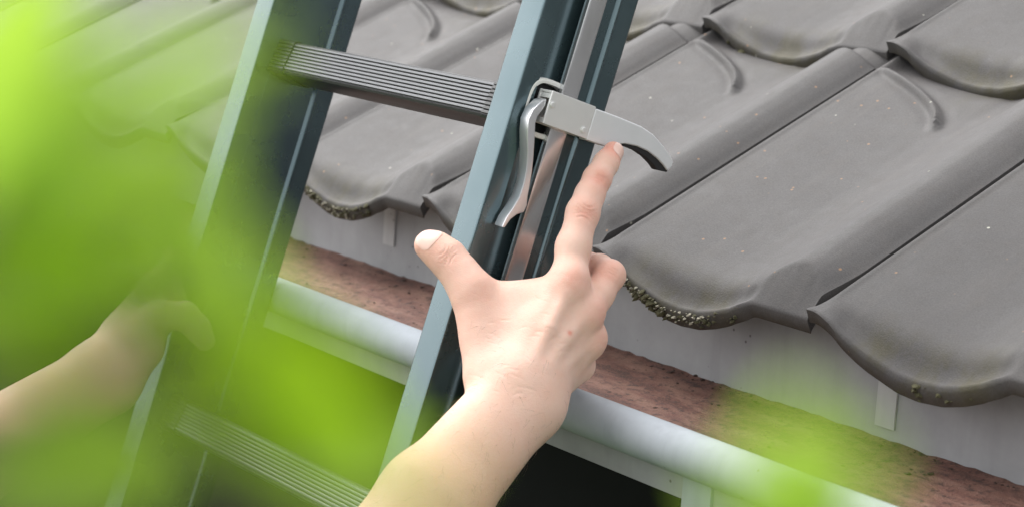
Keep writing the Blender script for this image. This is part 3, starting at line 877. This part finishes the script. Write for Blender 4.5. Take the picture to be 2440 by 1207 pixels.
L_ = Field()
pal = L_.group(11, 1)
for o_ in (-22, 0, 22, 42):
    chain(pal, [(300 + o_ * .6, 800 + o_ * .5, 1.575, 13), (385 + o_ * .5, 690 + o_ * .7, 1.592 + abs(o_) * .0002, 11.5)])
arm2 = L_.group(14, 12)
chain(arm2, [(310, 800, 1.575, 17), (235, 880, 1.56, 21)]); chain(arm2, [(340, 830, 1.575, 16), (262, 912, 1.56, 21)])
arm2.append((C(235, 880, 1.56), ELBOW_L, 21, 36)); arm2.append((C(262, 912, 1.56), ELBOW_L + [5, -10, 0], 21, 36))
arm2.append((ELBOW_L, ELBOW_L + (SHOULDER_L - ELBOW_L) * 0.75, 37, 44))
t2 = L_.group(5, 7)
chain(t2, [(330, 790, 1.572, 13), (385, 752, 1.572, 11.5), (440, 750, 1.575, 10.5), (470, 780, 1.578, 9.6), (488, 810, 1.58, 8.0)])
for k_, (o1, o2) in enumerate(((0, 0), (14, 26), (26, 52), (36, 78))):
    fg = L_.group(4, 4)
    chain(fg, [(385 + o1 * .3, 680 + o2, 1.592, 10), (412, 618 + o2 * 1.1, 1.615, 9.2), (440, 600 + o2 * 1.1, 1.650, 8.4), (485, 610 + o2 * 1.1, 1.672, 7.6)])
LV, LQ = L_.mesh(1.8)
# hidden trunk joining the arms (outside the picture)
T_ = Field(); T_.margin = 80.0
MID = (SHOULDER_R + SHOULDER_L) / 2
UPc = np.array([0.0616, 0.9815, 0.1815]); BACKc = -np.array([0.795, 0.0617, -0.6034])
tr = T_.group(40, 1)
tr.append((SHOULDER_R, SHOULDER_L, 62, 62)); tr.append((MID - UPc * 60, MID - UPc * 460, 120, 105))
tr.append((MID - UPc * 100 + (SHOULDER_R - MID) * .5, MID - UPc * 430 + (SHOULDER_R - MID) * .35, 95, 90))
tr.append((MID - UPc * 100 + (SHOULDER_L - MID) * .5, MID - UPc * 430 + (SHOULDER_L - MID) * .35, 95, 90))
tr.append((MID, MID + UPc * 110, 55, 52))
hd_ = T_.group(30, 18)
hd_.append((MID + UPc * 160 - BACKc * 25, MID + UPc * 235 - BACKc * 5, 68, 84)); hd_.append((MID + UPc * 120 - BACKc * 45, MID + UPc * 180 - BACKc * 30, 42, 60))
nose_ = T_.group(6, 8)
nose_.append((MID + UPc * 195 - BACKc * 92, MID + UPc * 172 - BACKc * 104, 7, 11))
tr2 = T_.group(20, 25)
tr2.append((ELBOW_R + (SHOULDER_R - ELBOW_R) * 0.6, SHOULDER_R, 44, 56)); tr2.append((ELBOW_L + (SHOULDER_L - ELBOW_L) * 0.6, SHOULDER_L, 43, 55))
TV, TQ = T_.mesh(7.0)
nR, nL = len(RV), len(LV)
PV = np.concatenate([RV, LV, TV]); PQ = np.concatenate([RQ, LQ + nR, TQ + nR + nL])
pme = mesh_from(cam_to_world(PV), PQ, smooth=True, name='person')
red = np.zeros(len(PV))
for px, py, d, rad, amt in ((1396, 505, 1.331, 9, .55), (1430, 425, 1.346, 7, .35), (1462, 355, 1.364, 9, .75), (1425, 440, 1.347, 12, .3), (1366, 664, 1.307, 10, .45), (1452, 650, 1.33, 12, .4), (1418, 742, 1.315, 9, .55),
                            (1425, 805, 1.323, 9, .4), (1000, 575, 1.33, 12, .35), (1062, 610, 1.32, 12, .25), (1130, 690, 1.31, 14, .2), (1400, 640, 1.36, 14, .55), (1357, 793, 1.300, 1.6, 1.2), (1090, 800, 1.318, 20, .2)):
    red += amt * np.exp(-(np.linalg.norm(PV - C(px, py, d), axis=1) / rad) ** 2)
a_ = pme.attributes.new('red', 'FLOAT', 'POINT'); a_.data.foreach_set('value', np.clip(red * 1.35, 0, 1).astype(np.float32))
wr = C(1242, 945, 1.3)
tanv = np.clip(((PV - wr) @ (ELBOW_R - wr) / np.linalg.norm(ELBOW_R - wr) + 5) / 90, 0, 1)
a_ = pme.attributes.new('tan', 'FLOAT', 'POINT'); a_.data.foreach_set('value', tanv.astype(np.float32))
person = link('person', pme, M['skin'])
tag(person, 'person reaching in with bare arms, one finger pressed against the hook', 'person')
def nail(field, tip, root, dorsal, width_deg, length, r_start):
    """curved nail plate lying on the skin: tip/root axis points, dorsal direction (camera mm)"""
    ax = (tip - root) / np.linalg.norm(tip - root); dn = dorsal - ax * (dorsal @ ax); dn /= np.linalg.norm(dn); sd_ = np.cross(ax, dn)
    nu_, nv_ = 15, 15
    Pn = []
    for i in range(nu_):
        t = i / (nu_ - 1)
        wid = width_deg * (1 - 0.30 * abs(2 * t - 1) ** 3.5) * (0.90 + 0.10 * t)
        for j in range(nv_):
            s_ = 2 * j / (nv_ - 1) - 1
            a = math.radians(wid * s_)
            along = length * (t - 0.5) + 0.9 * (1 - s_ * s_) * (2 * t - 1)
            dirv = dn * math.cos(a) + sd_ * math.sin(a)
            Pn.append((tip + ax * along, dirv))
    P0 = np.array([p for p, _ in Pn]); Dv = np.array([d for _, d in Pn]); q = P0 + Dv * 14
    for _ in range(14):
        q = q - Dv * ((field(q) - 0.28)[:, None]) * 0.9
    q2 = q - Dv * 0.5
    V = np.concatenate([q, q2]); o = nu_ * nv_
    F = []
    for i in range(nu_ - 1):
        for j in range(nv_ - 1):
            a, b, c, d = i * nv_ + j, (i + 1) * nv_ + j, (i + 1) * nv_ + j + 1, i * nv_ + j + 1
            F += [(a, b, c, d), (o + a, o + d, o + c, o + b)]
    bd = [i * nv_ for i in range(nu_)] + [(nu_ - 1) * nv_ + j for j in range(1, nv_)] + [i * nv_ + nv_ - 1 for i in range(nu_ - 2, -1, -1)] + [j for j in range(nv_ - 2, 0, -1)]
    for a, b in zip(bd, bd[1:] + bd[:1]): F.append((a, b, o + b, o + a))
    me = mesh_from(cam_to_world(V), F); fix_normals(me); me.shade_smooth(); me.set_sharp_from_angle(angle=math.radians(60))
    return link('fingernail', me, M['nail'], person)
nail(R_, C(1462, 362, 1.370), C(1423, 426, 1.355), np.array([0.75, 0.10, 0.75]), 52, 10.5, 7)
nail(R_, C(1020, 582, 1.336), C(1066, 615, 1.331), np.array([-0.25, 0.65, 0.70]), 54, 12.5, 8)
hf = Field(); hf.margin = 80.0
hg = hf.group(10, 1); hg.append((MID + UPc * 236 + BACKc * 14, MID + UPc * 250 + BACKc * 8, 84, 80)); hg.append((MID + UPc * 170 + BACKc * 42, MID + UPc * 230 + BACKc * 22, 48, 80))
HVv, HQv = hf.mesh(6.0)
M['head_hair'] = mat_simple('short_brown_hair', (0.06, 0.038, 0.022), 0.6, var=0.5, scale=300, bump=0.6)
link('hair', mesh_from(cam_to_world(HVv), HQv, smooth=True), M['head_hair'], person)
# shirt: short sleeves and trunk, a shell just outside the body
sh = Field(); sh.margin = 80.0
s1 = sh.group(40, 1)
s1 += [(a, b, ra + 9, rb + 9) for a, b, ra, rb in tr[:4]]
s2 = sh.group(20, 25)
s2 += [(a, b, ra + 12, rb + 9) for a, b, ra, rb in tr2]
SV, SQ = sh.mesh(7.0)
link('t_shirt', mesh_from(cam_to_world(SV), SQ, smooth=True), M['shirt'], person)

# ---------------------------------------------------------------- leafy shrub close to the camera
shrub = empty('leafy_shrub', tuple(at(-520, 700, 0.26) * np.array([1, 1, 0])))
shrub.matrix_world = Matrix.Translation(at(-520, 700, 0.26) * np.array([1, 1, 0]))
tag(shrub, 'bright green leafy shrub in front, out of focus', 'shrub')
def spart(name, me, mat, parent=None):
    o = link(name, me, mat, shrub if parent is None else parent)
    if parent is None: o.matrix_parent_inverse = shrub.matrix_world.inverted()
    return o
def leaf_mesh(c, ax, nrm, length, width, seed, curl=0.12):
    """pointed oval leaf with midrib fold; c centre, ax tip direction, nrm face normal (world, metres)"""
    r = np.random.default_rng(seed)
    ax = ax / np.linalg.norm(ax); nrm = nrm - ax * (nrm @ ax); nrm /= np.linalg.norm(nrm); sd_ = np.cross(nrm, ax)
    nu_, nv_ = 16, 9
    V, F = [], []
    ph = r.uniform(0, 6)
    for i in range(nu_):
        t = i / (nu_ - 1)
        w = width / 2 * (math.sin(math.pi * min(1, t ** 0.8)) ** 0.75 if 0 < t < 1 else 0.02)
        for j in range(nv_):
            s_ = 2 * j / (nv_ - 1) - 1
            hgt = curl * width * abs(s_) * 1.2 - curl * length * 1.5 * (t - 0.5) ** 2 + 0.02 * width * math.sin(9 * t + ph + 3 * s_)
            V.append(c + ax * length * (t - 0.5) + sd_ * (w * s_) + nrm * hgt)
    for i in range(nu_ - 1):
        for j in range(nv_ - 1):
            a = i * nv_ + j
            F.append((a, a + nv_, a + nv_ + 1, a + 1))
    return mesh_from(V, F, smooth=True)
def cdir(x, y, z): return np.array([AX @ np.array([x, y, z]), AH @ np.array([x, y, z]), AZ @ np.array([x, y, z])])
trunk_pts = [at(-520, 700, 0.26) * np.array([1, 1, 0]), at(-520, 700, 0.26) * np.array([1, 1, .5]) + [0.02, .01, 0], at(-560, 1500, 0.24), at(-470, 700, 0.22), at(-330, 100, 0.17), at(-260, -500, 0.15)]
spart('stem', tube(trunk_pts, [0.014, 0.011, 0.006, 0.004, 0.003, 0.0015], 12), M['bark'])
low = at(700, 3300, 0.26)
spart('stem', tube([trunk_pts[1], (trunk_pts[1] + low) / 2, low, at(1500, 2100, 0.21), at(1850, 1600, 0.16), at(1890, 1300, 0.145)], [0.007, 0.006, 0.004, 0.0025, 0.0014, 0.0008], 10), M['bark'])
LEAVES = [  # px, py, depth, length mm, width mm, image angle of the tip (deg, 0 = right, 90 = up), shade
    (60, 150, .13, 20, 8, 70, 0), (180, 300, .13, 18, 7, 35, 0), (30, 480, .14, 18, 8, 110, 0), (300, 430, .13, 15, 6, 30, 0),
    (400, 150, .13, 16, 4, 12, 0), (450, 190, .125, 10, 3, 5, 0), (190, 640, .13, 15, 8.5, -15, 1), (100, 700, .13, 10, 5, -40, 1), (60, 800, .15, 10, 5, -50, 1),
    (430, 480, .13, 12, 5, 60, 0), (470, 420, .125, 8, 3.5, 70, 0), (480, 900, .14, 12, 4.2, -50, 1), (570, 680, .13, 12, 3.6, -75, 0),
    (250, 1060, .14, 14, 6, -10, 0), (310, 1150, .13, 9, 4.5, 60, 0), (150, 1170, .14, 16, 6, 0, 0), (740, 900, .13, 14, 5.5, -40, 1), (830, 1070, .13, 10, 4, -30, 0),
    (-40, 250, .14, 18, 8, 80, 0), (-20, 650, .14, 18, 8, 60, 0), (480, 560, .13, 11, 4, 80, 0), (680, 1040, .13, 12, 5, -50, 1), (950, 1150, .12, 8, 3, 20, 0),
    (1905, 1165, .125, 12, 7.4, 93, 0), (2010, 1190, .125, 8, 4.6, 60, 0), (1780, 1215, .125, 7, 3.6, 130, 0)]
for i, (px, py, d, ln, wd, ang, shade) in enumerate(LEAVES):
    d, ln, wd = d * 0.84, ln * 0.84, wd * 0.84
    a = math.radians(ang); tl = rng.uniform(-0.35, 0.35, 2)
    axv = cdir(math.cos(a), math.sin(a), tl[0]); nv_ = cdir(tl[1], 0.35 + 0.2 * rng.random(), 0.9)
    c0 = at(px, py, d)
    lf = spart('leaf', leaf_mesh(c0, axv, nv_, ln / 1000, wd / 1000, i), M['leaf_dark' if shade else 'leaf'])
    root = c0 - axv / np.linalg.norm(axv) * ln / 2000
    if px < 1500:
        k_ = np.clip((py + 500) / 1200 + 0.1, 0, 1)
        anc = np.array(at(-520 + 180 * (1 - k_), py * 0.6 + 300, 0.19))
    else:
        anc = at(1885, 1330, 0.147)
    mid_ = root * 0.5 + anc * 0.5 - cdir(0, 0.004, 0)
    link('petiole', tube([anc, mid_, root, root + (c0 - root) * 0.3], [0.0009, 0.0007, 0.0005, 0.0004], 6), M['bark'], lf)

# ---------------------------------------------------------------- fine arm hair
hr = np.random.default_rng(21)
nrm_ = R_.grad(RV)
wrx = C(1242, 945, 1.3)
fdir = (ELBOW_R - wrx) / np.linalg.norm(ELBOW_R - wrx)
s_al = (RV - wrx) @ fdir
cand = np.flatnonzero((s_al > -22) & (s_al < 150))
pick = hr.choice(cand, 420, replace=False)
HV, HF = [], []
for i in pick:
    p = RV[i]; n_ = nrm_[i]
    tdir = fdir * hr.normal(0.75, .3) + np.cross(n_, fdir) * hr.normal(0, .45)
    tdir -= n_ * (tdir @ n_); ln = hr.uniform(5, 12)
    prev = None
    for k_ in range(5):
        t = k_ / 4
        q = p + n_ * (ln * (0.5 * t - 0.28 * t * t)) + tdir * ln * (0.35 * t + 0.55 * t * t)
        w_ = 0.075 * (1 - 0.8 * t)
        sv = np.cross(tdir, n_); sv /= np.linalg.norm(sv) + 1e-9
        b = len(HV)
        HV += [q + sv * w_, q - sv * w_ * .5 + n_ * w_ * .87, q - sv * w_ * .5 - n_ * w_ * .87]
        if prev is not None:
            HF += [(prev + a, prev + (a + 1) % 3, b + (a + 1) % 3, b + a) for a in range(3)]
        prev = b
M['hair'] = mat_simple('brown_hair', (0.16, 0.09, 0.05), 0.5, var=0.2)
tag(link('arm_hair', mesh_from(cam_to_world(np.array(HV)), HF, smooth=True), M['hair'], person), kind='stuff')
